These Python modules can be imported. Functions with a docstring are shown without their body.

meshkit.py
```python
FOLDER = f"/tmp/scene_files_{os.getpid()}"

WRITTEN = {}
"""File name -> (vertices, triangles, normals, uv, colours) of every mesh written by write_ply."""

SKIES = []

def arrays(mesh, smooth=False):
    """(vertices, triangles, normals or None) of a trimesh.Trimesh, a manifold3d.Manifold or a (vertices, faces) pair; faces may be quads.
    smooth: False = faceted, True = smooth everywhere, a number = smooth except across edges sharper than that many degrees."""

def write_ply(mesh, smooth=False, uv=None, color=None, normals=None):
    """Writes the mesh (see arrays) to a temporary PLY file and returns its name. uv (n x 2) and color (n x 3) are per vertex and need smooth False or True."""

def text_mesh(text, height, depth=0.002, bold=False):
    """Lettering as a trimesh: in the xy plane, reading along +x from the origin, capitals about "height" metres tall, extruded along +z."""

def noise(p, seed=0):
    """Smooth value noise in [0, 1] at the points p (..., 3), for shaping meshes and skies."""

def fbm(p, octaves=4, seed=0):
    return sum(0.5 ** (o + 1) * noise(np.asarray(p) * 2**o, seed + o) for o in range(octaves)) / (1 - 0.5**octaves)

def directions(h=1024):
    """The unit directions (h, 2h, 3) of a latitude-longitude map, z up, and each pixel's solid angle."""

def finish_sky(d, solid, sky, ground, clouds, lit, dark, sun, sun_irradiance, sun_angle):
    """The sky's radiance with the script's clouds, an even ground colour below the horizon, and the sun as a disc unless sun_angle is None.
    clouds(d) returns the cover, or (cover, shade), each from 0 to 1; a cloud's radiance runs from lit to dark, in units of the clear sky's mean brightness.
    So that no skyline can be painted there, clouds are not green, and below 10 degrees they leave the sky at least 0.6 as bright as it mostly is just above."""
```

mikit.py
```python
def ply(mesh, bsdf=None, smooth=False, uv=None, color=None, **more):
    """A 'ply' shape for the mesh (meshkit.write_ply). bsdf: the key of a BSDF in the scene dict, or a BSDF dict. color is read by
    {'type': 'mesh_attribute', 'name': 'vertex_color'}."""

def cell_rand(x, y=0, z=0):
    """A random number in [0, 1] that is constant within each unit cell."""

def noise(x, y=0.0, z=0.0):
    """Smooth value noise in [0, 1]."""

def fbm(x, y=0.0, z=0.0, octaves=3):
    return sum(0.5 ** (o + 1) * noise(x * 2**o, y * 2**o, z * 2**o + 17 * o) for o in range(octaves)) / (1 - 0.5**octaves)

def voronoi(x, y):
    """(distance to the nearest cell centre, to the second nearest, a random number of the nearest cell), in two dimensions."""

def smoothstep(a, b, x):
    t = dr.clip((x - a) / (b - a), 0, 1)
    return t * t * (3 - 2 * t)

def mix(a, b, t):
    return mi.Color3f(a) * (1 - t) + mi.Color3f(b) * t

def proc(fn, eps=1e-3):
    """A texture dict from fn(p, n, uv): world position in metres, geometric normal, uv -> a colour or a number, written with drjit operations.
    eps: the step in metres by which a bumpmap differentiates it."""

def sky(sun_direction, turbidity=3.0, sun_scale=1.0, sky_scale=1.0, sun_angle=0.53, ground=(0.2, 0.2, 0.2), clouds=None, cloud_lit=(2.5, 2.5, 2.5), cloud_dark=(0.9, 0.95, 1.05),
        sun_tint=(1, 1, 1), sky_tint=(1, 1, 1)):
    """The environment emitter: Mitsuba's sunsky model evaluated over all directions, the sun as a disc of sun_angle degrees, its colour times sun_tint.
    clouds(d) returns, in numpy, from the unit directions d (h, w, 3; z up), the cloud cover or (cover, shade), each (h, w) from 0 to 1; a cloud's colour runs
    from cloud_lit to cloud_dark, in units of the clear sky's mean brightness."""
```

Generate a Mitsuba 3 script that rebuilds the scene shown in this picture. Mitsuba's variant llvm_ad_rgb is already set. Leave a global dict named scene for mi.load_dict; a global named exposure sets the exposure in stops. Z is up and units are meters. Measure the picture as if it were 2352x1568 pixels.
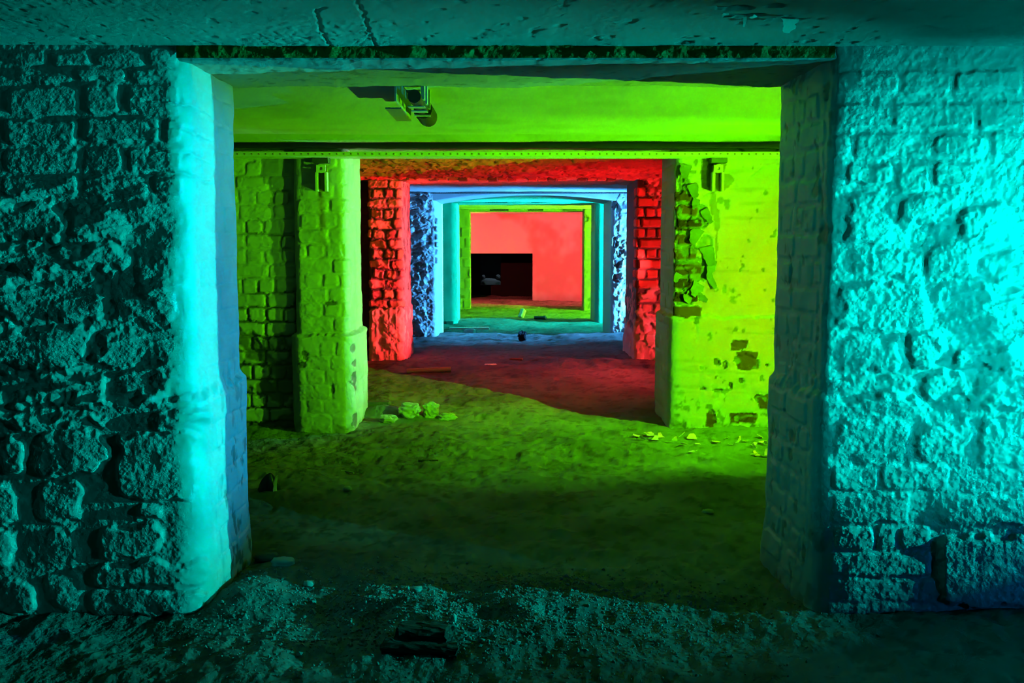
import math, numpy as np, trimesh, mitsuba as mi, mikit, meshkit
from mikit import noise, fbm, smoothstep

T = mi.ScalarTransform4f
scene, labels = {}, {}

# ------------------------------------------------------------------ camera, lights, exposure
W, H, FL = 2352, 1568, 2300.0
CAMZ, TILT = 1.312, math.atan(224 / FL)
ST, CT = math.sin(TILT), math.cos(TILT)
exposure = 0.0
scene['camera'] = {'type': 'perspective', 'fov_axis': 'x', 'fov': 2 * math.degrees(math.atan(W / 2 / FL)), 'near_clip': 0.05, 'far_clip': 200.0,
                   'to_world': T().look_at(origin=[0, 0, CAMZ], target=[0, CT, CAMZ - ST], up=[0, 0, 1])}


def spot(key, pos, aim, col, power, cutoff, beam):
    scene[key] = {'type': 'spot', 'to_world': T().look_at(origin=list(pos), target=list(aim), up=[0, 0, 1]), 'cutoff_angle': float(cutoff), 'beam_width': float(beam),
                  'intensity': {'type': 'rgb', 'value': [c * power for c in col]}}


def point(key, pos, col, power):
    scene[key] = {'type': 'point', 'position': list(pos), 'intensity': {'type': 'rgb', 'value': [c * power for c in col]}}


CYAN, LIME, RED, BLUE, TEAL, ROSE = (0, 1, .86), (.115, 1, 0), (1, .04, .05), (.05, .37, 1), (0, 1, .86), (1, .075, .085)
# coloured torches shone along each bay from behind the piers
spot('torch_cyan_rake', (5.0, 3.0, 0.98), (-1.12, 3.78, 1.02), CYAN, 480, 15.4, 5.5)
spot('torch_cyan_side', (4.8, 1.7, 1.2), (-1.6, 3.5, 1.0), CYAN, 38, 12, 5)
spot('torch_cyan_wash', (2.9, 2.35, 1.2), (2.05, 3.5, 1.2), (0, .97, .92), 100, 31, 1)
spot('torch_azure_low', (3.3, 2.5, .3), (2.1, 3.5, .25), (0, .33, 1), 3.5, 36, 6)
spot('torch_cyan_up', (-.6, 1.9, 0.05), (-.6, 3.0, 2.0), CYAN, .9, 36, 12)
spot('torch_cyan_dim', (-3.0, 1.6, 1.1), (1.1, 3.8, 1.05), (0, 1, .9), 7, 13, 8)
spot('torch_azure', (1.75, 4.45, 1.3), (-1.12, 3.85, 1.05), (0, .42, 1), 50, 18, 13)
spot('torch_lime', (2.4, 5.2, 1.08), (1.0, 6.8, 1.0), LIME, 172, 53, 17)
spot('torch_lime_up', (2.0, 4.32, .35), (0.6, 5.2, 2.0), LIME, 82, 46, 22)
spot('torch_mint', (1.95, 7.95, 1.05), (-1.12, 7.1, 1.05), (.24, 1, .5), 60, 20, 14)
spot('torch_red', (3.0, 9.6, .45), (1.3, 10.0, 1.0), RED, 68, 40, 22)
spot('torch_red_floor', (1.75, 9.3, 1.2), (0.2, 8.9, 0.0), RED, 20, 44, 22)
spot('torch_red_up', (1.7, 8.6, .3), (-.3, 8.9, 2.0), (1, .02, .03), 20, 52, 30)
spot('torch_red_rake', (2.6, 9.55, 1.1), (-1.2, 10.45, 1.1), RED, 720, 15, 10)
spot('torch_blue', (3.6, 12.1, .75), (0.0, 13.45, 1.1), BLUE, 600, 28, 16)
spot('torch_blue_near', (2.7, 12.55, .8), (1.4, 13.2, 1.05), BLUE, 170, 40, 24)
spot('torch_teal', (3.4, 15.4, .75), (0.0, 16.3, 1.25), TEAL, 130, 50, 36)
spot('torch_teal_near', (2.9, 15.6, 1.1), (1.4, 16.3, 1.1), TEAL, 300, 40, 22)
spot('torch_lime_far', (3.6, 17.32, 1.1), (0.0, 19.6, 1.1), LIME, 600, 50, 30)
spot('torch_rose', (2.7, 20.7, 1.2), (0.3, 22.8, 1.1), ROSE, 75, 60, 40)
spot('torch_rose_left', (-2.0, 20.9, 1.3), (0.2, 22.8, 1.2), ROSE, 55, 60, 40)

# ------------------------------------------------------------------ helpers
rng = np.random.default_rng(7)
_TAB = np.random.default_rng(11).random((256, 256))


def n2(x, y, seed=0):
    """smooth value noise in [-1, 1], two dimensions"""
    x = np.asarray(x, float) + 37.13 * seed; y = np.asarray(y, float) + 91.7 * seed
    i, j = np.floor(x).astype(int), np.floor(y).astype(int)
    u, v = x - i, y - j
    u, v = u * u * u * (u * (u * 6 - 15) + 10), v * v * v * (v * (v * 6 - 15) + 10)
    i0, j0, i1, j1 = i & 255, j & 255, (i + 1) & 255, (j + 1) & 255
    return 2 * ((_TAB[i0, j0] * (1 - u) + _TAB[i1, j0] * u) * (1 - v) + (_TAB[i0, j1] * (1 - u) + _TAB[i1, j1] * u) * v) - 1


def f2(x, y, o=4, seed=0, gain=.5):
    return sum(gain ** k * n2(x * 2.03 ** k, y * 2.03 ** k, seed + 5 * k) for k in range(o))


def ridge(x, y, o=4, seed=0):
    return sum(.5 ** k * (1 - 2 * np.abs(n2(x * 2.1 ** k, y * 2.1 ** k, seed + 3 * k))) for k in range(o)) / 1.6


def sst(a, b, x):
    t = np.clip((x - a) / (b - a), 0, 1)
    return t * t * (3 - 2 * t)


def ray(px, py):
    a, b = (px - W / 2) / FL, (H / 2 - py) / FL
    return np.array([a, b * ST + CT, b * CT - ST])


def on_wall(px, py, d):
    r = ray(px, py)
    return r[0] / r[1] * d, CAMZ + r[2] / r[1] * d


FY = [0, 2.6, 3.5, 5.2, 6.8, 8.5, 10.2, 12.2, 13.2, 14.3, 16.3, 19.6, 22.8, 40]
FZ = [-.03, -.015, 0.0, .012, .04, .075, .118, .105, .1, .03, .024, .022, .012, .01]


def floor_z(x, y):
    x, y = np.asarray(x, float), np.asarray(y, float)
    z = np.interp(y, FY, FZ)
    z = z + .02 * f2(x * 1.6, y * 1.6, 3, 1) + .008 * f2(x * 7, y * 7, 3, 2)
    near = np.exp(-((y - 3.52) / .33) ** 2)
    lump = sst(-.95, -.45, x + .25 * n2(x * 3, y * 3, 9)) * sst(.75, .0, x)
    z = z + near * lump * (.035 + .03 * ridge(x * 3.2, y * 4.5, 3, 4))
    z = z + .06 * np.exp(-(((x + .98) / .14) ** 2 + ((y - 3.62) / .22) ** 2))                       # heap at the foot of the left wall
    z = z + .05 * sst(.25, .9, x) * np.exp(-((y - 13.1) / .35) ** 2)
    z = z + .05 * np.exp(-(((x + .95) / .35) ** 2 + ((y - 7.35) / .12) ** 2)) * (1 + .7 * n2(x * 9, y * 9, 6))   # rubble heap beyond the second opening
    for cx, cy, r in ((-.62, 3.42, .12), (-.55, 3.27, .09), (-.2, 3.5, .07), (.1, 3.52, .07), (.22, 3.38, .08), (-.05, 3.36, .07)):
        z = z - .03 * np.exp(-(((x - cx) / (r * 1.5)) ** 2 + ((y - cy) / (r * .7)) ** 2))
    return z


def on_floor(px, py):
    r = ray(px, py)
    t = CAMZ / -r[2]
    for _ in range(6):
        t = (CAMZ - float(floor_z(r[0] * t, r[1] * t))) / -r[2]
    return r[0] * t, r[1] * t, CAMZ + r[2] * t


_count = {}


def new_key(name, parent=None):
    base = f'{parent}__{name}' if parent else name
    n = _count.get(base, -1) + 1
    _count[base] = n
    return base if n == 0 else f'{base}_{n:03d}'


def obj(name, mesh, m, parent=None, label=None, category=None, group=None, kind=None, smooth=False, color=None, xf=None):
    key = new_key(name, parent)
    s = mesh if isinstance(mesh, dict) else mikit.ply(mesh, 'mat_' + m if m else None, smooth, color=color)
    if xf is not None:
        s = {**s, 'to_world': xf}
    scene[key] = s
    tag(key, label, category, group, kind)
    return key


def thing(name, label, category, group=None, kind=None):
    key = new_key(name)
    tag(key, label, category, group, kind)
    return key


def tag(key, label=None, category=None, group=None, kind=None):
    d = {k: v for k, v in (('label', label), ('category', category), ('group', group), ('kind', kind)) if v}
    if d:
        labels[key] = d


def box(x0, x1, y0, y1, z0, z1, bevel=0.0):
    if bevel <= 0:
        m = trimesh.creation.box((x1 - x0, y1 - y0, z1 - z0))
        m.apply_translation(((x0 + x1) / 2, (y0 + y1) / 2, (z0 + z1) / 2))
        return m
    c = np.array([[x, y, z] for x in (x0, x1) for y in (y0, y1) for z in (z0, z1)])
    mid = c.mean(0); s = np.sign(c - mid)
    pts = np.vstack([c - s * bevel * np.array(k) for k in ((1, 1, 0), (1, 0, 1), (0, 1, 1))])
    return trimesh.convex.convex_hull(pts)


def tube(p0, p1, r, n=20):
    return trimesh.creation.cylinder(radius=r, segment=[p0, p1], sections=n)


def merge(*ms):
    return trimesh.util.concatenate(ms)


def turned(mesh, rz=0, rx=0, ry=0, at=(0, 0, 0)):
    m = mesh.copy()
    for a, ax in ((rx, [1, 0, 0]), (ry, [0, 1, 0]), (rz, [0, 0, 1])):
        if a:
            m.apply_transform(trimesh.transformations.rotation_matrix(math.radians(a), ax))
    m.apply_translation(at)
    return m


def rock(sx, sy, sz, seed, sub=2, rough=.18):
    m = trimesh.creation.icosphere(sub)
    v = m.vertices
    r = 1 + rough * (2 * meshkit.noise(v * 1.7 + 10, seed) - 1) + rough * .6 * (2 * meshkit.noise(v * 4 + 10, seed + 1) - 1)
    v = np.sign(v) * np.abs(v) ** .8 * r[:, None]
    m.vertices = v * [sx, sy, sz]
    return m


# ------------------------------------------------------------------ materials
VC = {'type': 'mesh_attribute', 'name': 'vertex_color'}


def bumped(fn, scale, base, rough, spec=.4, eps=1.5e-3, **more):
    return {'type': 'twosided', 'bsdf': {'type': 'bumpmap', 'arbitrary': mikit.proc(fn, eps), 'scale': float(scale),
                                         'bsdf': {'type': 'principled', 'base_color': base, 'roughness': rough, 'specular': spec, **more}}}


def plain(rgb, rough=.7, spec=.35, metallic=0.0):
    return {'type': 'twosided', 'bsdf': {'type': 'principled', 'base_color': {'type': 'rgb', 'value': list(rgb)}, 'roughness': rough, 'specular': spec, 'metallic': metallic}}


def grain(p, n, uv):
    return fbm(p.x * 62, p.y * 62, p.z * 56, 4)


scene['mat_paint'] = bumped(grain, .0062, VC, .5, .45)
scene['mat_plaster'] = bumped(grain, .004, VC, .7, .3)
scene['mat_brick'] = bumped(grain, .008, VC, .75, .3)
scene['mat_raw_brick'] = bumped(grain, .008, VC, .95, .04)
scene['mat_earth'] = bumped(grain, .013, VC, .85, .25)
scene['mat_ceil'] = bumped(grain, .003, VC, .75, .25)
scene['mat_moss'] = bumped(grain, .012, {'type': 'rgb', 'value': [.012, .06, .004]}, .8, .3)
scene['mat_steel'] = plain((.22, .23, .21), .45, .5)
scene['mat_rust'] = plain((.12, .07, .045), .7, .35)
scene['mat_black'] = plain((.012, .012, .012), .45, .5)
scene['mat_timber'] = plain((.022, .016, .012), .85, .2)
scene['mat_stone'] = plain((.2, .19, .17), .85, .25)
scene['mat_pale'] = plain((.5, .5, .47), .6, .35)
scene['mat_white_steel'] = plain((.8, .8, .8), .45, .5)
scene['mat_dark_stone'] = plain((.04, .038, .035), .8, .3)
scene['mat_soot'] = plain((.008, .008, .008), .9, .1)
scene['mat_flake'] = plain((.05, .053, .04), .6, .3)
scene['mat_grit'] = plain((.11, .11, .1), .8, .25)
scene['mat_plastic'] = {'type': 'twosided', 'bsdf': {'type': 'principled', 'base_color': {'type': 'rgb', 'value': [.5, .5, .5]}, 'roughness': .25, 'specular': .6}}

WHITE = np.array([.20, .20, .195])
BROWN = np.array([.042, .013, .005])
BRICK = np.array([.62, .23, .16])
MORTAR = np.array([.055, .05, .045])


# ------------------------------------------------------------------ swept, displaced masonry
class Face:
    """A wall surface: a plan outline (solid on its left) swept upward, displaced by h, cut into pieces by id."""

    def __init__(self, path, steps, z0, z1, dz):
        pts, nor = [], []
        P = [np.array(p[:2], float) for p in path]
        R = [p[2] for p in path]
        starts, ends, arcs = [P[0]], [], []
        for k in range(1, len(P) - 1):
            d1, d2 = P[k] - P[k - 1], P[k + 1] - P[k]
            d1, d2 = d1 / np.linalg.norm(d1), d2 / np.linalg.norm(d2)
            turn = d1[0] * d2[1] - d1[1] * d2[0]
            ang = math.atan2(abs(turn), d1 @ d2)
            t = R[k] * math.tan(ang / 2)
            ends.append(P[k] - d1 * t); starts.append(P[k] + d2 * t)
            arcs.append((P[k], d1, d2, turn, ang, R[k]))
        ends.append(P[-1])
        for k in range(len(P) - 1):
            a, b = starts[k], ends[k]
            L = np.linalg.norm(b - a); d = (b - a) / L
            nn = max(1, int(round(L / steps[k])))
            q = np.linspace(0, 1, nn + 1)
            for u in q:
                pts.append(a + (b - a) * u); nor.append((d[1], -d[0]))
            if k < len(P) - 2:
                c, d1, d2, turn, ang, r = arcs[k]
                side = 1 if turn > 0 else -1
                cen = b + side * r * np.array([-d1[1], d1[0]])
                m = max(3, int(r * ang / min(steps[k], steps[k + 1], .006)))
                for u in np.linspace(0, 1, m + 1)[1:-1]:
                    th = side * ang * u
                    dd = np.array([d1[0] * math.cos(th) - d1[1] * math.sin(th), d1[0] * math.sin(th) + d1[1] * math.cos(th)])
                    pts.append(cen + side * r * np.array([dd[1], -dd[0]])); nor.append((dd[1], -dd[0]))
        self.P, self.N = np.array(pts), np.array(nor)
        self.s = np.concatenate([[0], np.cumsum(np.linalg.norm(np.diff(self.P, axis=0), axis=1))])
        self.z = np.linspace(z0, z1, int(round((z1 - z0) / dz)) + 1)
        self.S, self.Z = np.meshgrid(self.s, self.z, indexing='ij')
        self.h = np.zeros_like(self.S)
        self.col = np.tile(WHITE, self.S.shape + (1,))
        self.id = np.zeros(self.S.shape, int)
        self.kinds = [None]
        self.wa, self.wb = f2(self.S * 14, self.Z * 14, 3, 21), f2(self.S * 14, self.Z * 14, 3, 22)
        self.fine = f2(self.S * 26, self.Z * 26, 3, 23)

    def x_at(self, x, y):
        """arc length of the outline's point nearest to (x, y)"""
        return float(self.s[np.argmin((self.P[:, 0] - x) ** 2 + (self.P[:, 1] - y) ** 2)])

    def piece(self, s0, s1, z0, z1, amp, edge=.014, r=.02, warp=.006, kind='brick', tilt=0.0, color=None, own=True, dome=0.0):
        m = .03 + 3 * warp
        i0, i1 = np.searchsorted(self.s, [s0 - m, s1 + m]); j0, j1 = np.searchsorted(self.z, [z0 - m, z1 + m])
        if i1 - i0 < 2 or j1 - j0 < 2:
            return None
        w = (slice(i0, i1), slice(j0, j1))
        s, z = self.S[w] + warp * self.wa[w], self.Z[w] + warp * self.wb[w]
        cx, cz, hx, hz = (s0 + s1) / 2, (z0 + z1) / 2, (s1 - s0) / 2, (z1 - z0) / 2
        r = min(r, hx * .9, hz * .9)
        qx, qz = np.abs(s - cx) - (hx - r), np.abs(z - cz) - (hz - r)
        d = r - np.hypot(np.maximum(qx, 0), np.maximum(qz, 0)) - np.minimum(np.maximum(qx, qz), 0)
        up = sst(-edge * .25, edge, d)
        a, b = rng.normal(0, tilt, 2) if tilt else (0, 0)
        self.h[w] += up * (amp + a * (s - cx) + b * (z - cz)) + dome * up * np.maximum(0, 1 - ((s - cx) / hx) ** 2) * np.maximum(0, 1 - ((z - cz) / hz) ** 2)
        if color is not None:
            t = sst(0, edge * .7, d)[..., None]
            self.col[w] = self.col[w] * (1 - t) + np.asarray(color) * t
        if own:
            k = len(self.kinds)
            sel = (d > edge * .25) & (self.id[w] == 0)
            if sel.sum() > 8:
                self.kinds.append(kind)
                self.id[w] = np.where(sel, k, self.id[w])
        return d

    def courses(self, s0, s1, z0, z1, c=.1, length=.23, joint=.012, amp=.006, header_every=2, kind='brick', shift=0.0, colors=None, **kw):
        row, z = 0, z0
        while z + c * .6 < z1:
            L = length if (row + 1) % header_every else length / 2
            s = s0 - (L * .5 * (row % 2) + shift + rng.uniform(0, .03))
            while s < s1:
                l = L * rng.uniform(.9, 1.1)
                a, b = max(s, s0), min(s + l - joint, s1)
                if b - a > .035:
                    col = colors(rng) if colors else None
                    self.piece(a, b, z, min(z + c - joint, z1), amp * rng.uniform(.5, 1.5), kind=kind, color=col, **kw)
                s += l
            z += c; row += 1

    def rubble(self, s0, s1, z0, z1, hmin, hmax, wmin, wmax, amp, kind='stone', **kw):
        z = z0
        while z < z1 - .03:
            hh = rng.uniform(hmin, hmax)
            s = s0 - rng.uniform(0, wmax * .6)
            while s < s1:
                l = rng.uniform(wmin, wmax)
                a, b, zz = max(s, s0), min(s + l, s1), z + rng.normal(0, hh * .12)
                if b - a > .05:
                    self.piece(a, b - .012, zz, min(zz + hh - .012, z1 + .02), amp * rng.uniform(.3, 1.6), kind=kind, tilt=.07, **kw)
                s += l
            z += hh

    def wear(self, mask, color, depth=0.0):
        m = np.clip(mask, 0, 1)
        self.col = self.col * (1 - m[..., None]) + np.asarray(color) * m[..., None]
        if depth:
            self.h -= depth * m

    def blob(self, s, z, rs, rz, seed=0, rag=.5):
        d = np.hypot((self.S - s) / rs, (self.Z - z) / rz) + rag * .5 * f2(self.S * 22, self.Z * 22, 3, 40 + seed)
        return sst(1.02, .9, d)

    def groove(self, pts, depth, width):
        """a crack along a polyline of (s, z)"""
        p = np.asarray(pts, float)
        d = np.full(self.S.shape, 9.0)
        q = np.stack([self.S + .008 * self.wa, self.Z + .008 * self.wb], -1)
        for a, b in zip(p[:-1], p[1:]):
            t = np.clip(((q - a) @ (b - a)) / ((b - a) @ (b - a)), 0, 1)
            d = np.minimum(d, np.linalg.norm(q - a - t[..., None] * (b - a), axis=-1))
        self.h -= depth * np.exp(-(d / width) ** 2)

    def emit(self, key, mat, pieces=None, skirt=.035, s_lo=-1, s_hi=1e9):
        pieces = pieces or {}
        mid = (self.s[:-1] + self.s[1:]) / 2
        use = np.repeat(((mid > s_lo) & (mid < s_hi))[:, None], len(self.z) - 1, 1).reshape(-1)
        ns, nz = self.S.shape
        base = np.stack([np.repeat(self.P[:, :1], nz, 1), np.repeat(self.P[:, 1:], nz, 1), self.Z], -1)
        nor = np.stack([np.repeat(self.N[:, :1], nz, 1), np.repeat(self.N[:, 1:], nz, 1), np.zeros_like(self.Z)], -1)
        V = base + nor * self.h[..., None]
        G = np.cross(np.gradient(V, axis=0), np.gradient(V, axis=1))
        G /= np.linalg.norm(G, axis=-1, keepdims=True) + 1e-12
        idx = np.arange(ns * nz).reshape(ns, nz)
        quads = np.stack([idx[:-1, :-1], idx[1:, :-1], idx[1:, 1:], idx[:-1, 1:]], -1).reshape(-1, 4)
        ids = self.id
        q = ids[:-1, :-1]
        same = (q == ids[1:, :-1]) & (q == ids[1:, 1:]) & (q == ids[:-1, 1:])
        qid = np.where(same, q, 0).reshape(-1)
        V, G, C = V.reshape(-1, 3), G.reshape(-1, 3), np.clip(self.col, 0, 1).reshape(-1, 3)
        nor = nor.reshape(-1, 3)

        def write(f, back, m):
            u, inv = np.unique(f, return_inverse=True)
            f4 = inv.reshape(-1, 4)
            v, n, c = V[u], G[u], C[u]
            tri = np.vstack([f4[:, [0, 1, 2]], f4[:, [0, 2, 3]]])
            if back:
                e = np.vstack([f4[:, [0, 1]], f4[:, [1, 2]], f4[:, [2, 3]], f4[:, [3, 0]]])
                code = e.min(1) * (len(u) + 1) + e.max(1)
                _, first, cnt = np.unique(code, return_index=True, return_counts=True)
                e = e[first[cnt == 1]]
                a, b = e[:, 0], e[:, 1]
                nn = nor[u]
                va, vb = v[a], v[b]
                side = np.cross(vb - va, nn[a]); side /= np.linalg.norm(side, axis=1, keepdims=True) + 1e-12
                k = len(v); m4 = len(a)
                v = np.vstack([v, va, vb, vb - nn[b] * skirt, va - nn[a] * skirt])
                n = np.vstack([n, side, side, side, side]); c = np.vstack([c, c[a], c[b], c[b], c[a]])
                o = np.arange(m4) + k
                tri = np.vstack([tri, np.stack([o, o + 2 * m4, o + m4], 1), np.stack([o, o + 3 * m4, o + 2 * m4], 1)])
            path = meshkit.write_ply((v, tri), False, None, c, normals=n)
            return {'type': 'ply', 'filename': path, 'face_normals': False, 'bsdf': {'type': 'ref', 'id': 'mat_' + m}}

        scene[new_key('masonry', key)] = write(quads[(qid == 0) & use], False, mat)
        qid = np.where(use, qid, -1)
        order = np.argsort(qid, kind='stable')
        cuts = np.searchsorted(qid[order], np.arange(len(self.kinds) + 1))
        for k in range(1, len(self.kinds)):
            f = quads[order[cuts[k]:cuts[k + 1]]]
            if len(f) >= 4:
                kind = self.kinds[k]
                scene[new_key(kind, key)] = write(f, True, pieces.get(kind, mat))
        return key


def grid_surface(xs, ys, zfun, down=False):
    X, Y = np.meshgrid(xs, ys, indexing='ij') if np.ndim(xs) == 1 else (xs, ys)
    Z = zfun(X, Y)
    n, m = X.shape
    i = np.arange(n * m).reshape(n, m)
    q = np.stack([i[:-1, :-1], i[1:, :-1], i[1:, 1:], i[:-1, 1:]], -1).reshape(-1, 4)
    if down:
        q = q[:, ::-1]
    return np.stack([X, Y, Z], -1).reshape(-1, 3), np.vstack([q[:, [0, 1, 2]], q[:, [0, 2, 3]]])


Y1, Y2, Y3, Y4, Y5, Y6, Y7 = 3.5, 6.8, 10.2, 13.2, 16.3, 19.6, 22.8
CEIL = 1.985
XO = 6.5                                                                                # how far the bays run to each side

# ------------------------------------------------------------------ floor
n_y, n_u = 600, 560
yy = 2.3 * (30 / 2.3) ** (np.arange(n_y + 1) / n_y)
uu = np.linspace(-1, 1, n_u + 1)
uu = np.concatenate([[-40, -12, -5, -2, -1.3], uu, [1.3, 2, 5, 12, 40]])
XX = np.clip(uu[:, None] * (.56 * yy[None, :] + .25), -XO, XO)
YYg = np.repeat(yy[None, :], len(uu), 0)


def floor_full(x, y):
    z = floor_z(x, y)
    z = z + .006 * ridge(x * 9, y * 6, 3, 31) + .0045 * f2(x * 26, y * 16, 3, 33) * np.clip(6 / y, 0, 1)
    return z


v, f = grid_surface(XX, YYg, floor_full)
dirt = .5 + .5 * f2(v[:, 0] * 2.3, v[:, 1] * 2.3, 4, 51)
speck = sst(.25, .8, f2(v[:, 0] * 17, v[:, 1] * 17, 3, 52))
fc = np.array([.075, .075, .066]) * (.55 + .75 * np.clip(dirt, 0, 1))[:, None] * (1 - .45 * speck)[:, None]
flr = thing('floor', 'uneven dark earth floor strewn with rubble and grit', None, kind='structure')
obj('earth', (v, f), 'earth', flr, smooth=True, color=fc)

# ------------------------------------------------------------------ ceiling
clg = thing('ceiling', 'low painted concrete ceiling with cracks and peeling patches', None, kind='structure')
CRACKS = [[(725, 22), (731, 45), (738, 70), (748, 84), (756, 98), (763, 112)], [(725, 28), (748, 17)], [(812, -5), (828, 18), (838, 45), (846, 68), (853, 85), (862, 104)]]


def on_ceiling(px, py, z=CEIL):
    r = ray(px, py)
    t = (z - CAMZ) / r[2]
    return r[0] * t, r[1] * t


def ceil_near(x, y):
    z = CEIL + .004 * f2(x * 2, y * 2, 3, 61)
    p = f2(x * 1.7, y * 1.7, 2, 62)
    z = z - .003 * sst(.1, .6, p) * np.abs(f2(x * 38, y * 38, 2, 63))
    z = z + .004 * sst(.75, 1.1, f2(x * 24, y * 24, 2, 64))
    q = np.stack([x + .006 * n2(x * 40, y * 40, 3), y], -1)
    for line in CRACKS:
        pts = np.array([on_ceiling(*k) for k in line])
        for a, b in zip(pts[:-1], pts[1:]):
            t = np.clip(((q - a) @ (b - a)) / ((b - a) @ (b - a)), 0, 1)
            dv = q - a - t[..., None] * (b - a)
            d = np.linalg.norm(dv, axis=-1)
            z = z + .007 * np.exp(-(d / .004) ** 2) - .0012 * np.exp(-(d / .012) ** 2)
    for px, py, rx, ry in ((1712, 36, .07, .02), (1690, 15, .05, .02), (1780, 12, .05, .018), (1800, 45, .05, .018), (1955, 98, .02, .012), (1580, 98, .03, .012)):
        cx, cy = on_ceiling(px, py)
        z = z + .012 * sst(1.1, .8, np.hypot((x - cx) / rx, (y - cy) / ry) + .5 * f2(x * 30, y * 30, 2, 66))
    return z


def ceil_lime(x, y):
    z = CEIL + .004 * f2(x * 2, y * 2, 3, 71) + .002 * sst(.2, .8, f2(x * 1.3, y * 1.3, 2, 72)) * f2(x * 30, y * 30, 2, 73)
    z = z + .004 * sst(.9, 1.2, f2(x * 16, y * 16, 2, 74))
    return z + .055 * sst(6.28, 6.34, y) * sst(6.72, 6.3, y)


def ceil_red(x, y):
    return CEIL - .02 * np.clip(ridge(x * 6, y * 6, 4, 81), -.2, 1) - .02 * sst(.2, .7, f2(x * 2, y * 5, 3, 82)) - .012 * f2(x * 25, y * 25, 2, 83)


def ceil_blue(x, y):
    return CEIL + .006 * f2(x * 3, y * 3, 3, 91)


def extend(a, b, step, lim=XO):
    return np.concatenate([[-lim, -3.2], np.arange(a, b + step / 2, step), [3.2, lim]])


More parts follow.
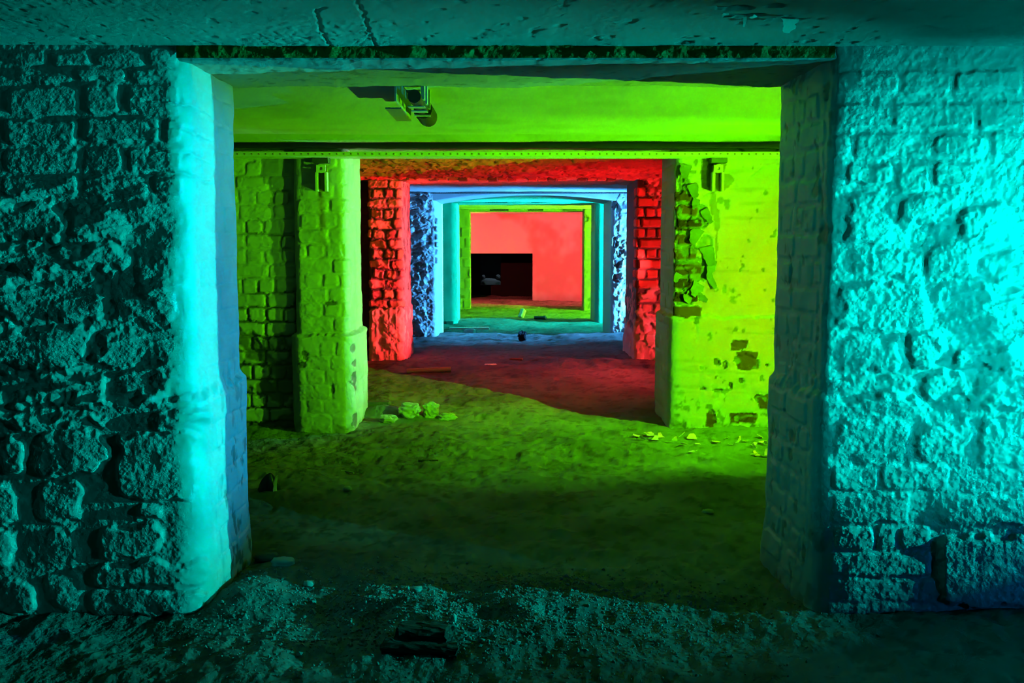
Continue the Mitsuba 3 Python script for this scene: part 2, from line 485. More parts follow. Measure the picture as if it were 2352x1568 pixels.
CP, CF, CC, off = [], [], [], 0
for xs, ys, fn, alb in ((extend(-2.05, 2.05, .0065), np.concatenate([[-1, 1.0], np.arange(2.3, 3.521, .0125)]), ceil_near, (.2, .2, .19)),
                        (extend(-2.1, 2.1, .012), np.arange(4.05, 6.83, .02), ceil_lime, (.18, .18, .175)),
                        (extend(-2.3, 2.3, .013), np.arange(7.4, 10.22, .016), ceil_red, (.28, .05, .04)),
                        (extend(-2.4, 2.4, .05), np.arange(11.0, 13.23, .05), ceil_blue, (.3, .3, .3)),
                        (extend(-2.4, 2.4, .1), np.arange(14.2, 16.33, .1), ceil_blue, (.4, .4, .4)),
                        (extend(-2.4, 2.4, .1), np.arange(17.0, 19.63, .1), ceil_blue, (.4, .4, .4)),
                        (extend(-2.4, 2.4, .2), np.arange(20.2, 28, .2), ceil_blue, (.3, .3, .3))):
    v, f = grid_surface(xs, ys, fn, True)
    k = 1 - .18 * sst(.1, .9, f2(v[:, 0] * 2.1, v[:, 1] * 2.1, 4, 95))
    CP.append(v); CF.append(f + off); CC.append(np.array(alb) * k[:, None]); off += len(v)
obj('slab', (np.vstack(CP), np.vstack(CF)), 'ceil', clg, smooth=True, color=np.vstack(CC))


def curl(w, l, bend, seed, thick=.0018, n=7):
    """a curled flake of paint: w wide, l long, bent along its length, with ragged edges and a thickness"""
    r = np.random.default_rng(seed)
    u, t = np.meshgrid(np.linspace(-.5, .5, n), np.linspace(0, 1, n), indexing='ij')
    x = u * w * (1 - .55 * t ** 1.5) + .06 * w * r.normal(size=u.shape) * (np.abs(u) > .4)
    a = bend * t
    y = l * np.where(abs(bend) > 1e-3, np.sin(a) / (bend or 1), t); z = l * np.where(abs(bend) > 1e-3, (1 - np.cos(a)) / (bend or 1), 0)
    top = np.stack([x, y, z], -1).reshape(-1, 3)
    i = np.arange(n * n).reshape(n, n)
    q = np.stack([i[:-1, :-1], i[1:, :-1], i[1:, 1:], i[:-1, 1:]], -1).reshape(-1, 4)
    k = n * n
    ring = np.concatenate([i[:, 0], i[-1, 1:], i[-2::-1, -1], i[0, -2:0:-1]])
    nx = np.roll(ring, -1)
    tri = np.vstack([q[:, [0, 1, 2]], q[:, [0, 2, 3]], q[:, [2, 1, 0]] + k, q[:, [3, 2, 0]] + k, np.stack([ring, ring + k, nx], 1), np.stack([nx, ring + k, nx + k], 1)])
    return trimesh.Trimesh(np.vstack([top, top - [0, 0, thick]]), tri, process=False)


for px, py, w, l, rz, rx in ((1814, 42, .055, .042, 15, -75), (1711, 38, .011, .028, 10, -85), (1736, 33, .03, .02, 60, -30), (1668, 28, .02, .012, 20, -30), (1795, 36, .03, .015, 130, -30)):
    x, y = on_ceiling(px, py)
    obj('paint_flake', turned(curl(w, l, .5, int(px)), rz, rx, at=(x, y, CEIL - .002)), 'pale', clg)

# ------------------------------------------------------------------ first wall, left of the opening
FDZ = .0048
wl = thing('wall_left', 'thick whitewashed stone and brick wall left of the first opening, lit cyan', None, kind='structure')
A = Face([(-XO, Y1, 0), (-2.4, Y1, 0), (-1.115, Y1, .075), (-1.115, Y1 + .6, .04), (-XO, Y1 + .6, 0)], [.3, .0048, .0055, .25], -.08, 2.0, FDZ)
S, Z = A.S, A.Z
SF = lambda x: x + XO
s_corner = A.x_at(-1.115, Y1 + .06)
front = sst(s_corner - .02, s_corner - .12, S)
reveal = 1 - front
A.h += .026 * sst(.80, .755, Z + .02 * A.wa) + .012 * sst(.3, .0, Z)
A.h += front * (.004 * f2(S * 3, Z * 4.5, 3, 101) + .0018 * f2(S * 13, Z * 17, 4, 102)) + reveal * (.005 * f2(S * 3, Z * 3, 2, 103) + .0016 * f2(S * 18, Z * 18, 3, 104))
A.h += front * .0012 * ridge(S * 34, Z * 26, 3, 105)
diag = S * .95 + Z * .55
A.h += front * .013 * sst(1.62, 1.5, Z) * sst(.62, .8, Z) * ridge(diag * 2.1, Z * 7.5 - S * 1.6, 3, 106)
L1 = [(192, 191, 272, 262), (288, 195, 412, 264), (20, 116, 110, 150), (118, 118, 212, 150), (222, 118, 330, 152), (336, 114, 412, 152), (180, 157, 290, 187), (298, 156, 412, 187), (30, 158, 170, 190),
      (192, 271, 372, 327), (20, 200, 178, 262), (380, 271, 418, 329), (193, 338, 282, 392), (293, 340, 418, 396), (15, 274, 178, 332), (193, 405, 345, 452), (352, 405, 420, 452), (10, 342, 180, 394), (5, 404, 185, 455)]
for x0, y0, x1, y1 in L1:
    a, zt = on_wall(x0, y0, Y1); b, zb = on_wall(x1, y1, Y1)
    A.piece(SF(a), SF(b), zb, zt, rng.uniform(.005, .011), edge=.012, r=.022, warp=.007, tilt=.02)
ST1 = [(270, 985, 452, 1148, .035), (225, 1195, 380, 1270, .03), (318, 1152, 376, 1192, .03), (222, 1280, 470, 1336, .03), (210, 1342, 470, 1404, .028), (90, 1092, 205, 1198, .02), (60, 1208, 190, 1300, .008),
       (0, 1000, 78, 1092, .04), (88, 985, 255, 1086, .03), (-20, 1110, 64, 1200, .034), (-20, 1212, 50, 1302, .03), (0, 1318, 100, 1395, .03), (112, 1310, 202, 1395, .012)]
ST0 = [(-20, 468, 150, 552, .03), (160, 476, 300, 558, .024), (-20, 562, 296, 626, .034), (308, 560, 410, 700, .012), (-20, 646, 240, 735, .02), (250, 640, 400, 742, .014), (-20, 744, 215, 848, .026), (226, 752, 405, 846, .014),
       (-20, 856, 262, 934, .026), (275, 855, 402, 922, .016), (-20, 942, 255, 980, .024), (345, 925, 480, 985, .03)]
for x0, y0, x1, y1, amp in ST0:
    a, zt = on_wall(x0, y0, Y1); b, zb = on_wall(x1, y1, Y1)
    A.piece(SF(a), SF(b), zb, zt, amp * .5, edge=.03, r=.035, warp=.024, tilt=.022, kind='stone')
for x0, y0, x1, y1, amp in ST1:
    a, zt = on_wall(x0, y0, Y1); b, zb = on_wall(x1, y1, Y1)
    A.piece(SF(a), SF(b), zb, zt, amp * .45, edge=.018, r=.05, warp=.016, tilt=.028, kind='stone', dome=.003)
A.rubble(SF(-2.4), SF(-1.84), .02, 1.9, .09, .16, .12, .3, .009, edge=.02, r=.04, warp=.014)
A.courses(s_corner + .03, s_corner + .5, .06, 1.93, c=.1, length=.26, joint=.006, amp=.003, warp=.004, edge=.007)
for k, z in enumerate((1.79, 1.70, 1.62, 1.545)):
    A.groove([(s_corner - .16, z + .01), (s_corner - .02, z), (s_corner + .2, z - .012)], .006, .005)
A.wear(reveal * sst(.4, .8, f2(S * 20, Z * 14, 3, 110)) * sst(1.2, .2, Z) * sst(.02, .2, S - s_corner), MORTAR * 1.5, .002)
A.col *= (1 - .12 * sst(.1, .8, f2(S * 5, Z * 4, 3, 111)))[..., None]
A.emit(wl, 'paint')

# ------------------------------------------------------------------ first wall, right of the opening
wr = thing('wall_right', 'rough whitewashed stone and brick wall right of the first opening, lit bright cyan', None, kind='structure')
B = Face([(XO, Y1 + .6, 0), (1.075, Y1 + .6, .025), (1.095, Y1, .028), (2.4, Y1, 0), (XO, Y1, 0)], [.25, .0055, .0048, .3], -.08, 2.0, FDZ)
S, Z = B.S, B.Z
s_end = B.s[-1]
SR = lambda x: s_end - (XO - x)
s_corner = B.x_at(1.095, Y1)
front = sst(s_corner - .01, s_corner + .05, S)
reveal = 1 - front
B.h += .022 * sst(.80, .755, Z + .02 * B.wa) + .015 * sst(.2, .0, Z) + .012 * n2(Z * 5.5, S * 0 + 3, 3) * sst(.12, .0, np.abs(S - s_corner))
B.h += front * (.005 * f2(S * 3, Z * 4, 3, 121) + .002 * f2(S * 12, Z * 14, 4, 122) + .0022 * ridge(S * 34, Z * 30, 3, 123)) + reveal * (.004 * f2(S * 4, Z * 4, 3, 124) + .0018 * f2(S * 18, Z * 18, 3, 125))
right = sst(SR(1.45), SR(1.7), S)
B.h += front * right * .016 * sst(1.5, 1.3, Z) * sst(.55, .8, Z) * ridge(S * 2.4 + Z * 1.2, Z * 8 - S * 2.5, 3, 126)
R1 = [(1918, 165, 2062, 216), (2074, 162, 2182, 216), (2192, 160, 2345, 214), (1915, 240, 2042, 298), (2052, 238, 2236, 298), (2246, 234, 2350, 298), (1912, 308, 1950, 362), (1962, 308, 2136, 362),
      (2148, 310, 2266, 360), (2276, 304, 2352, 360), (1945, 376, 2046, 424), (2054, 374, 2132, 440), (2142, 372, 2240, 430), (1906, 1128, 2082, 1196), (1912, 1203, 2002, 1258), (2010, 1203, 2052, 1258), (2060, 1203, 2128, 1258),
      (1900, 1265, 2132, 1318), (1892, 1324, 2150, 1372), (1890, 1376, 2130, 1402), (1905, 1066, 2010, 1122), (2018, 1062, 2170, 1124)]
for x0, y0, x1, y1 in R1:
    a, zt = on_wall(x0, y0, Y1); b, zb = on_wall(x1, y1, Y1)
    B.piece(SR(a), SR(b), zb, zt, rng.uniform(.004, .009), edge=.012, r=.022, warp=.007, tilt=.015)
R2 = [(1940, 440, 2060, 560, .014), (2068, 445, 2200, 520, .022), (2208, 470, 2352, 560, .016), (1945, 570, 2120, 640, .014), (2128, 560, 2250, 640, .02), (2258, 570, 2360, 650, .02), (1920, 648, 2130, 760, .02),
      (2145, 650, 2360, 770, .016), (1935, 770, 2070, 860, .02), (2080, 762, 2160, 840, .034), (2180, 800, 2360, 850, .024), (1905, 868, 2110, 950, .018), (2125, 852, 2230, 920, .028), (2240, 862, 2360, 940, .02),
      (1905, 958, 2090, 1056, .014), (2100, 965, 2230, 1050, .018), (2240, 950, 2360, 1070, .02), (2140, 1132, 2360, 1205, .022), (2150, 1222, 2360, 1385, .04)]
for x0, y0, x1, y1, amp in R2:
    a, zt = on_wall(x0, y0, Y1); b, zb = on_wall(x1, y1, Y1)
    B.piece(SR(a), SR(b), zb, zt, amp * .45, edge=.022, r=.045, warp=.016, tilt=.035, kind='stone', dome=.003)
B.rubble(SR(1.83), SR(2.4), .02, 1.9, .09, .16, .12, .3, .008, edge=.02, r=.04, warp=.014)
B.courses(s_corner - .56, s_corner - .05, .06, 1.93, c=.1, length=.26, joint=.014, amp=.005, warp=.006, edge=.012)
B.wear(reveal * sst(.5, .9, f2(S * 16, Z * 12, 3, 130)), MORTAR * 2, .002)
B.col *= (1 - .12 * sst(.1, .8, f2(S * 5, Z * 4, 3, 131)))[..., None]
B.emit(wr, 'paint')

# first lintel: painted soffit, mossy edge
lt = thing('lintel', 'flat painted lintel over the first opening with a dark mossy front edge', 'lintel')


def slab_mesh(x0, x1, y0, y1, zf, seed, nx=260, ny=40, lip=.012):
    """soffit with rounded, ragged front and back edges: a plan strip bent up at both ends"""
    xs = np.linspace(x0, x1, nx)
    prof = np.concatenate([[(y0, CEIL + .01, 0)], [(y0, zf + lip + .004, .5)], [(y0 + lip * (1 - math.cos(t)), zf + lip * (1 - math.sin(t)), 1) for t in np.linspace(0, math.pi / 2, 6)],
                           [(y, zf, 1) for y in np.linspace(y0 + lip, y1 - lip, ny)[1:-1]],
                           [(y1 - lip * (1 - math.sin(t)), zf + lip * (1 - math.cos(t)), 1) for t in np.linspace(0, math.pi / 2, 6)][::1], [(y1, CEIL + .01, 0)]])
    X = np.repeat(xs[:, None], len(prof), 1); Yp = np.repeat(prof[None, :, 0], nx, 0); Zp = np.repeat(prof[None, :, 1], nx, 0); K = np.repeat(prof[None, :, 2], nx, 0)
    Zp = Zp + K * (.004 * f2(X * 3, Yp * 3, 3, seed) + .0025 * f2(X * 22, Yp * 12, 3, seed + 1))
    Yp = Yp + K * .004 * f2(X * 14, Zp * 8, 2, seed + 2)
    n, m = X.shape
    i = np.arange(n * m).reshape(n, m)
    q = np.stack([i[:-1, :-1], i[:-1, 1:], i[1:, 1:], i[1:, :-1]], -1).reshape(-1, 4)[:, ::-1]
    return np.stack([X, Yp, Zp], -1).reshape(-1, 3), np.vstack([q[:, [0, 1, 2]], q[:, [0, 2, 3]]])


v, f = slab_mesh(-1.16, 1.14, Y1 + .012, Y1 + .6, 1.938, 141)
lc = np.tile(WHITE * .8, (len(v), 1)) * (1 - .4 * sst(.6, .9, f2(v[:, 0] * 22, v[:, 1] * 22, 3, 145)))[:, None]
obj('soffit', (v, f), 'plaster', lt, smooth=True, color=lc)
xs = np.linspace(-1.145, 1.10, 420); zs = np.linspace(1.943, 1.99, 12)
X, Zm = np.meshgrid(xs, zs, indexing='ij')
dep = Y1 - .004 - .012 * np.clip(.4 + f2(X * 18, Zm * 18, 3, 146), 0, 2) * np.sin(np.pi * np.clip((Zm - 1.938) / .055, 0, 1))
i = np.arange(X.size).reshape(X.shape)
q = np.stack([i[:-1, :-1], i[1:, :-1], i[1:, 1:], i[:-1, 1:]], -1).reshape(-1, 4)
obj('mossy_edge', (np.stack([X, dep, Zm], -1).reshape(-1, 3), q), 'moss', lt, smooth=True, label='dark green mossy front edge')

# ------------------------------------------------------------------ second bay: pier and recessed wall at left, pier at right
px2 = thing('pier', 'painted brick pier left of the second opening, dim green with a pale rounded edge', 'pier')
REC = .085
C = Face([(-XO, Y2 + REC, 0), (-2.6, Y2 + REC, 0), (-1.475, Y2 + REC, .004), (-1.475, Y2, .05), (-1.112, Y2, .06), (-1.112, Y2 + .65, .05), (-XO, Y2 + .65, 0)], [.4, .0085, .0085, .0085, .009, .4], -.05, 2.04, .0085)
S, Z = C.S, C.Z
s_in, s_a, s_b = C.x_at(-1.475, Y2 + REC), C.x_at(-1.44, Y2), C.x_at(-1.16, Y2)
wallm = sst(s_in + .02, s_in - .01, S)
pierm = 1 - wallm
C.h += .035 * pierm * sst(.705, .685, Z + .01 * C.wa) + .004 * f2(S * 4, Z * 4, 3, 151) + .0022 * f2(S * 20, Z * 20, 3, 152)
C.courses(s_in - 1.1, s_in - .012, .08, 2.0, c=.1, length=.235, joint=.009, amp=.006, warp=.007, edge=.011)
C.courses(s_a - .01, C.x_at(-1.112, Y2 + .10), .72, 2.0, c=.1, length=.24, joint=.01, amp=.006, warp=.006, edge=.012)
C.courses(s_a - .01, s_b + .02, .06, .69, c=.1, length=.24, joint=.008, amp=.004, warp=.006, edge=.012)
C.courses(C.x_at(-1.112, Y2 + .12), C.x_at(-1.112, Y2 + .6), .06, 2.0, c=.1, length=.24, joint=.008, amp=.003, warp=.004, edge=.01)
joint_dirt = wallm * sst(1.12, .85, Z + .15 * C.wb) * (C.id == 0) * sst(s_in - 1.12, s_in - 1.1, S)
C.wear(joint_dirt, MORTAR * .8, .006)
C.wear(wallm * (C.id == 0) * sst(s_in - 1.12, s_in - 1.1, S) * sst(.3, .7, n2(S * 5, Z * 11, 156)), MORTAR, .003)
C.wear(wallm * sst(.42, .3, np.abs(Z - .32) + .18 * f2(S * 9, Z * 9, 3, 157)) * sst(.35, .5, .5 + .5 * f2(S * 8, Z * 8, 3, 158)), MORTAR * 1.5, .012)
for px, py, rx, ry in ((803, 875, .03, .055), (815, 800, .025, .03), (695, 815, .02, .04), (690, 835, .02, .02), (757, 890, .014, .03), (806, 835, .02, .02), (750, 697, .05, .02), (825, 870, .02, .03), (808, 962, .03, .05), (812, 885, .02, .04)):
    x, z = on_wall(px, py, Y2)
    C.wear(C.blob(x + 1.475 + s_in + REC if x < -1.17 else C.x_at(-1.112, Y2 + .05), z, rx, ry, int(px) % 17, .9), MORTAR, .004)
C.wear(.8 * sst(.035, .0, np.abs(S - (s_a + .155)) + .01 * C.wa) * sst(1.72, 1.66, Z) * sst(1.0, 1.6, Z), np.array([.13, .07, .035]))
C.wear(pierm * sst(.08, .0, Z + .05 * f2(S * 20, Z * 20, 2, 159)), MORTAR * 2, .006)
C.col *= (1 - .15 * sst(.1, .8, f2(S * 6, Z * 5, 3, 153)))[..., None]
w2 = thing('wall_left', 'recessed painted brick wall at far left of the lime bay with open black joints', None, kind='structure')
C.emit(w2, 'paint', s_hi=s_in)
C.emit(px2, 'paint', s_lo=s_in)

pr2 = thing('pier', 'bright lime pier right of the second opening with peeling plaster and exposed bricks', 'pier')
D = Face([(XO, Y2 + .65, 0), (1.10, Y2 + .65, .03), (1.10, Y2, .045), (2.6, Y2, 0), (XO, Y2, 0)], [.4, .009, .0075, .4], -.05, 2.04, .0075)
S, Z = D.S, D.Z
s_end2 = D.s[-1]
SD = lambda x: s_end2 - (XO - x)
s_c = D.x_at(1.10, Y2)
fr = sst(s_c - .02, s_c + .03, S)
D.h += .03 * sst(.835, .81, Z + .012 * D.wa) + .004 * f2(S * 3, Z * 5, 3, 161) + .0014 * f2(S * 20, Z * 20, 3, 162) + .0035 * sst(.8, .5, Z) * ridge(S * 9, Z * 12, 3, 163)


def dpx(px, py):
    x, z = on_wall(px, py, Y2)
    return SD(x), z


strip = np.zeros_like(S)
for px, py, rx, ry in ((1560, 395, .055, .06), (1575, 440, .07, .09), (1590, 490, .09, .1), (1580, 545, .085, .1), (1575, 600, .09, .1), (1590, 625, .12, .09), (1578, 660, .08, .08), (1570, 690, .07, .05), (1618, 560, .05, .06), (1630, 600, .04, .08), (1612, 510, .05, .05)):
    s, z = dpx(px, py)
    strip = np.maximum(strip, D.blob(s, z, rx, ry, px % 13, .55))
core = np.zeros_like(S)
for px, py, rx, ry in ((1562, 420, .035, .08), (1565, 500, .06, .10), (1568, 570, .06, .10), (1566, 640, .055, .1), (1563, 680, .05, .05)):
    s, z = dpx(px, py)
    core = np.maximum(core, D.blob(s, z, rx, ry, px % 11, .5))
D.wear(strip, np.array([.042, .045, .034]), .009)
D.wear(core, MORTAR, .012)
for k in range(9):
    s0, z1 = dpx(1546, 448 + 33.5 * k - 12); s1, z0 = dpx(1592 + 10 * ((k * 7) % 3), 448 + 33.5 * k + 14)
    D.piece(s0, s1, z0, z1, .010, edge=.010, r=.014, warp=.009, color=BROWN * rng.uniform(.5, 1.3), kind='exposed_brick', tilt=.06)
holes = np.zeros_like(S)
for px, py, rx, ry in ((1697, 790, .045, .03), (1710, 828, .09, .05), (1725, 835, .05, .03), (1643, 832, .02, .03), (1663, 838, .012, .03), (1610, 891, .02, .009), (1649, 894, .04, .011), (1676, 885, .012, .035), (1755, 918, .08, .036), (1702, 957, .085, .035), (1632, 962, .03, .05),
                       (1760, 838, .014, .014), (1776, 858, .01, .02), (1700, 872, .02, .02)):
    s, z = dpx(px, py)
    holes = np.maximum(holes, D.blob(s, z, rx, ry, px % 19, .8))
D.wear(holes * (1 + 0 * S), BROWN * .6, .014)
for x0, y0, x1, y1 in ((1738, 903, 1790, 935), (1672, 944, 1736, 972), (1618, 945, 1645, 980), (1690, 805, 1740, 848), (1678, 778, 1716, 804)):
    (s0, z1), (s1, z0) = dpx(x0, y0), dpx(x1, y1)
    D.piece(s0, s1, z0, z1, .004, edge=.01, r=.014, warp=.009, color=BROWN * .9, kind='exposed_brick')
for x0, y0, x1, y1 in ((1556, 735, 1592, 764), (1596, 737, 1640, 766), (1556, 770, 1600, 800), (1560, 832, 1606, 862), (1612, 800, 1650, 826), (1560, 865, 1602, 920), (1606, 860, 1650, 884), (1612, 898, 1650, 920), (1656, 898, 1700, 930), (1690, 850, 1740, 878), (1704, 880, 1770, 902), (1565, 955, 1582, 982), (1584, 952, 1620, 984), (1655, 925, 1730, 940)):
    (s0, z1), (s1, z0) = dpx(x0, y0), dpx(x1, y1)
    D.piece(s0, s1, z0, z1, .004, edge=.012, r=.016, warp=.008)
D.courses(D.x_at(1.10, Y2 + .6), D.x_at(1.10, Y2 + .05), .06, 2.0, c=.1, length=.24, joint=.01, amp=.004, warp=.005, edge=.01)
rust = np.maximum.reduce([D.blob(*dpx(px, py), rx, ry, px % 7, .6) for px, py, rx, ry in ((1625, 400, .055, .12), (1667, 415, .05, .06), (1655, 385, .04, .05), (1640, 470, .025, .07), (1647, 510, .022, .09), (1646, 560, .01, .12))])
D.wear(.85 * rust, np.array([.06, .026, .008]))
for line in (((1724, 404), (1745, 392), (1757, 381), (1772, 376), (1790, 375)), ((1718, 768), (1745, 769), (1757, 764), (1778, 768)), ((1592, 740), (1598, 760), (1594, 790)), ((1683, 428), (1690, 425), (1690, 440)), ((1640, 438), (1630, 444), (1615, 448))):
    D.groove([dpx(*k) for k in line], .007, .005)
D.groove([dpx(1545, 731), dpx(1590, 733), dpx(1650, 729)], .008, .012)
D.wear(.5 * sst(.5, 1.0, f2(S * 3, Z * 22, 3, 166)) * fr, WHITE * .55)
D.wear(sst(.045, .0, Z - .04 + .06 * f2(S * 16, Z * 16, 3, 167)) * fr, np.array([.12, .12, .09]), .01)
D.wear(core * sst(.35, .8, f2(S * 24, Z * 18, 3, 168)), WHITE * .3)
D.wear(fr * sst(.5, .05, Z) * sst(.45, .8, f2(S * 13, Z * 13, 4, 169)), MORTAR * .9, .004)
D.wear(fr * sst(.75, 1.05, f2(S * 19, Z * 15, 3, 170)), WHITE * .3, .002)
D.emit(pr2, 'paint', {'exposed_brick': 'raw_brick'})
for k, (px, py, w, l, rz, ry) in enumerate(((1575, 395, .08, .1, 10, -70), (1588, 440, .07, .1, -15, -62), (1600, 470, .05, .08, 20, -55), (1615, 500, .06, .11, -30, -60), (1604, 545, .08, .12, 25, -66), (1622, 590, .09, .14, -12, -50),
                                            (1636, 620, .06, .13, 12, -48), (1628, 650, .05, .1, -25, -55), (1606, 668, .09, .1, 30, -58), (1588, 690, .08, .06, 70, -50), (1604, 690, .05, .07, -60, -55), (1560, 640, .05, .07, 30, -60))):
    x, z = on_wall(px, py, Y2)
    m = curl(w, l, .55, 300 + k, .003)
    m.apply_transform(trimesh.transformations.rotation_matrix(math.radians(90), [1, 0, 0]))      # hang it on the wall: its length runs upward, it curls toward the room
    m.apply_transform(trimesh.transformations.rotation_matrix(math.radians(rz + 180), [0, 1, 0]))
    m.apply_translation((x, Y2 - .004, z + l * .5))
    obj('plaster_flake', m, 'flake', pr2)

# second lintel, riveted steel angle in front of it
lt2 = thing('lintel', 'painted lintel behind the riveted steel angle of the second opening', 'lintel')
v, f = slab_mesh(-2.8, 2.8, Y2 - .02, Y2 + .62, 1.945, 171, 200, 20, .01)
obj('soffit', (v, f), 'plaster', lt2, smooth=True, color=np.tile(WHITE * .8, (len(v), 1)))
an = thing('steel_angle', 'long riveted steel angle iron across the second opening under the ceiling', 'steel beam')
YA = Y2 - .2
za, zb = on_wall(1176, 359, YA)[1], on_wall(1176, 348, YA)[1]
ufl = obj('upright_flange', box(-2.7, 2.7, YA, YA + .012, za, zb, .002), 'steel', an)
obj('bottom_flange', box(-2.7, 2.7, YA + .012, Y2 - .02, za, za + .01, .002), 'steel', an)
cap = trimesh.creation.icosphere(1, radius=.006); cap.apply_scale([1, .7, 1])
cap_ply = mikit.ply(cap, 'mat_rust', True)
for k in range(112):
    x = -2.57 + k * .0462
    obj('rivet', cap_ply, None, ufl, xf=T().translate([x, YA - .001, (za + zb) / 2]))

# hangers on the two piers
for px, (lab, d) in ((740, ('slotted steel hanger with dark top block on the dim green pier at left', Y2)), (1647, ('slotted steel hanger over rust stains on the bright lime pier at right', Y2))):
    h = thing('hanger', lab, 'bracket')
    x, zt = on_wall(px, 380, d - .03); _, zm = on_wall(px, 396, d - .03); _, z0 = on_wall(px, 440, d - .03)
    w = .031
    obj('back_plate', box(x - w, x + w, d - .032, d - .022, z0, zt), 'rust', h)
    for sgn in (-1, 1):
        obj('flange', box(x + sgn * w - .009, x + sgn * w + .009, d - .08, d - .022, z0, zm, .002), 'steel', h)
    pl = trimesh.creation.annulus(.011, .03, .012, sections=20)
    eye = obj('eye_plate', merge(turned(pl, 0, 90, at=(x, d - .076, (zm + zt) / 2)), box(x - w, x - .02, d - .082, d - .07, zm - .004, zt), box(x + .02, x + w, d - .082, d - .07, zm - .004, zt), box(x - w, x + w, d - .082, d - .07, zm - .004, zm + .006)), 'steel', h)
    obj('bolt', turned(tube([0, 0, 0], [0, 0, .03], .010, 10), 0, 90, at=(x, d - .04, (zm + zt) / 2)), 'pale' if px > 1000 else 'steel', eye)
    obj('top_block', box(x - .055, x + .055, d - .1, d - .022, zt + .012, 1.885, .004), 'black', h)

# pipe under the ceiling of the second bay
pp = thing('ceiling_pipe', 'dark pipe with a ribbed sleeve hung from the ceiling of the lime bay', 'pipe')
xp, zp = -.395, 1.905
obj('pipe', tube([xp, 4.12, zp], [xp, 4.6, zp], .027, 20), 'black', pp, smooth=40)
prof = [(0, 0), (.04, 0), (.042, .01)]
for k in range(7):
    prof += [(.042, .02 + .04 * k), (.044, .025 + .04 * k), (.044, .03 + .04 * k), (.041, .036 + .04 * k), (.041, .05 + .04 * k)]
prof += [(.04, .31), (.03, .32), (0, .32)]
sl = trimesh.creation.revolve(np.array(prof), sections=28)
obj('sleeve', turned(sl, 0, -90, at=(xp, 4.52, zp)), 'black', pp, smooth=30)
obj('angle_iron', box(-.475, -.467, 4.12, 4.72, 1.885, CEIL, .001), 'steel', pp)
obj('angle_foot', box(-.535, -.467, 4.3, 4.72, 1.878, 1.885, .001), 'rust', pp)
for k in range(3):
    obj('strap', merge(box(xp + .02, xp + .034, 4.2 + .14 * k, 4.25 + .14 * k, zp, CEIL), box(xp - .034, xp + .034, 4.2 + .14 * k, 4.25 + .14 * k, zp - .031, zp - .027)), 'steel', pp)

# ------------------------------------------------------------------ third bay: red brick piers
br = lambda r: BRICK * r.uniform(.55, 1.2) * np.array([1, r.uniform(.8, 1.3), r.uniform(.8, 1.3)])
p3 = thing('pier', 'red lit brick pier left of the third opening with a plastered foot', 'pier')
E = Face([(-XO, Y3 + .3, 0), (-2.4, Y3 + .3, 0), (-1.455, Y3 + .3, .004), (-1.455, Y3, .03), (-1.12, Y3, .05), (-1.12, Y3 + .95, .05), (-XO, Y3 + .95, 0)], [.5, .05, .02, .008, .012, .5], 0, 2.02, .008)
S, Z = E.S, E.Z
s_a, s_b = E.x_at(-1.455, Y3 + .02), E.x_at(-1.12, Y3 + .05)
E.col[:] = MORTAR
E.h += .004 * f2(S * 6, Z * 6, 3, 181) + .007 * f2(S * 17, Z * 17, 3, 182)
E.courses(s_a + .01, s_b + .05, .665, 1.98, c=.1005, length=.235, joint=.016, amp=.015, warp=.011, edge=.013, colors=br, tilt=.06)
low = sst(.66, .63, Z + .02 * E.wa) * sst(s_a - .01, s_a + .02, S)
E.wear(low, np.array([.62, .36, .3]))
E.h += low * (.014 + .008 * f2(S * 9, Z * 5, 3, 183) + .006 * ridge(S * 16, Z * 7, 2, 184))
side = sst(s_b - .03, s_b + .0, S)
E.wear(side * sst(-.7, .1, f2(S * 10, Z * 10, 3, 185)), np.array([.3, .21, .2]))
E.wear(sst(1.93, 1.96, Z + .02 * E.wa) * sst(s_a, s_a + .05, S), np.array([.6, .4, .35]))
w3 = thing('wall_left', 'dark recessed wall beside the red brick pier', None, kind='structure')
s_in3 = E.x_at(-1.455, Y3 + .3)
E.emit(w3, 'brick', s_hi=s_in3)
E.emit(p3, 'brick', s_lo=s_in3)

p3r = thing('pier', 'deep red brick pier right of the third opening with broken plaster at top and foot', 'pier')
Fc = Face([(XO, Y3 + .95, 0), (1.265, Y3 + .95, .03), (1.265, Y3, .02), (1.9, Y3, 0), (XO, Y3, 0)], [.5, .02, .0095, .5], 0, 2.02, .0095)
S, Z = Fc.S, Fc.Z
s_e3 = Fc.s[-1]
S3 = lambda x: s_e3 - (XO - x)
s_c = Fc.x_at(1.265, Y3)
Fc.col[:] = MORTAR
Fc.h += .003 * f2(S * 6, Z * 6, 3, 191) + .002 * f2(S * 22, Z * 22, 3, 192)
Fc.courses(s_c - .2, S3(1.85), .86, 1.93, c=.1035, length=.235, joint=.016, amp=.012, warp=.004, edge=.010, colors=lambda r: np.array([.62, .1, .07]) * r.uniform(.6, 1.15))
Fc.courses(s_c + .02, S3(1.85), .32, .84, c=.1, length=.235, joint=.016, amp=.010, warp=.010, edge=.012, colors=lambda r: np.array([.5, .2, .2]) * r.uniform(.5, 1.1))
foot = sst(.52, .4, Z + .12 * f2(S * 7, Z * 7, 3, 193))
Fc.wear(foot, np.array([.6, .32, .36])); Fc.h += foot * (.016 + .006 * f2(S * 14, Z * 8, 3, 194))
mid = sst(.92, .82, Z) * sst(.1, .5, f2(S * 12, Z * 12, 3, 195))
Fc.wear(mid, np.array([.65, .35, .36])); Fc.h += mid * .01
sx, sz = S3(on_wall(1505, 400, Y3)[0]), 1.93
top = Fc.blob(sx, sz, .13, .16, 3, .6)
Fc.wear(top, np.array([.6, .2, .17])); Fc.h += top * (.03 + .012 * f2(S * 20, Z * 20, 3, 196))
Fc.emit(p3r, 'brick')
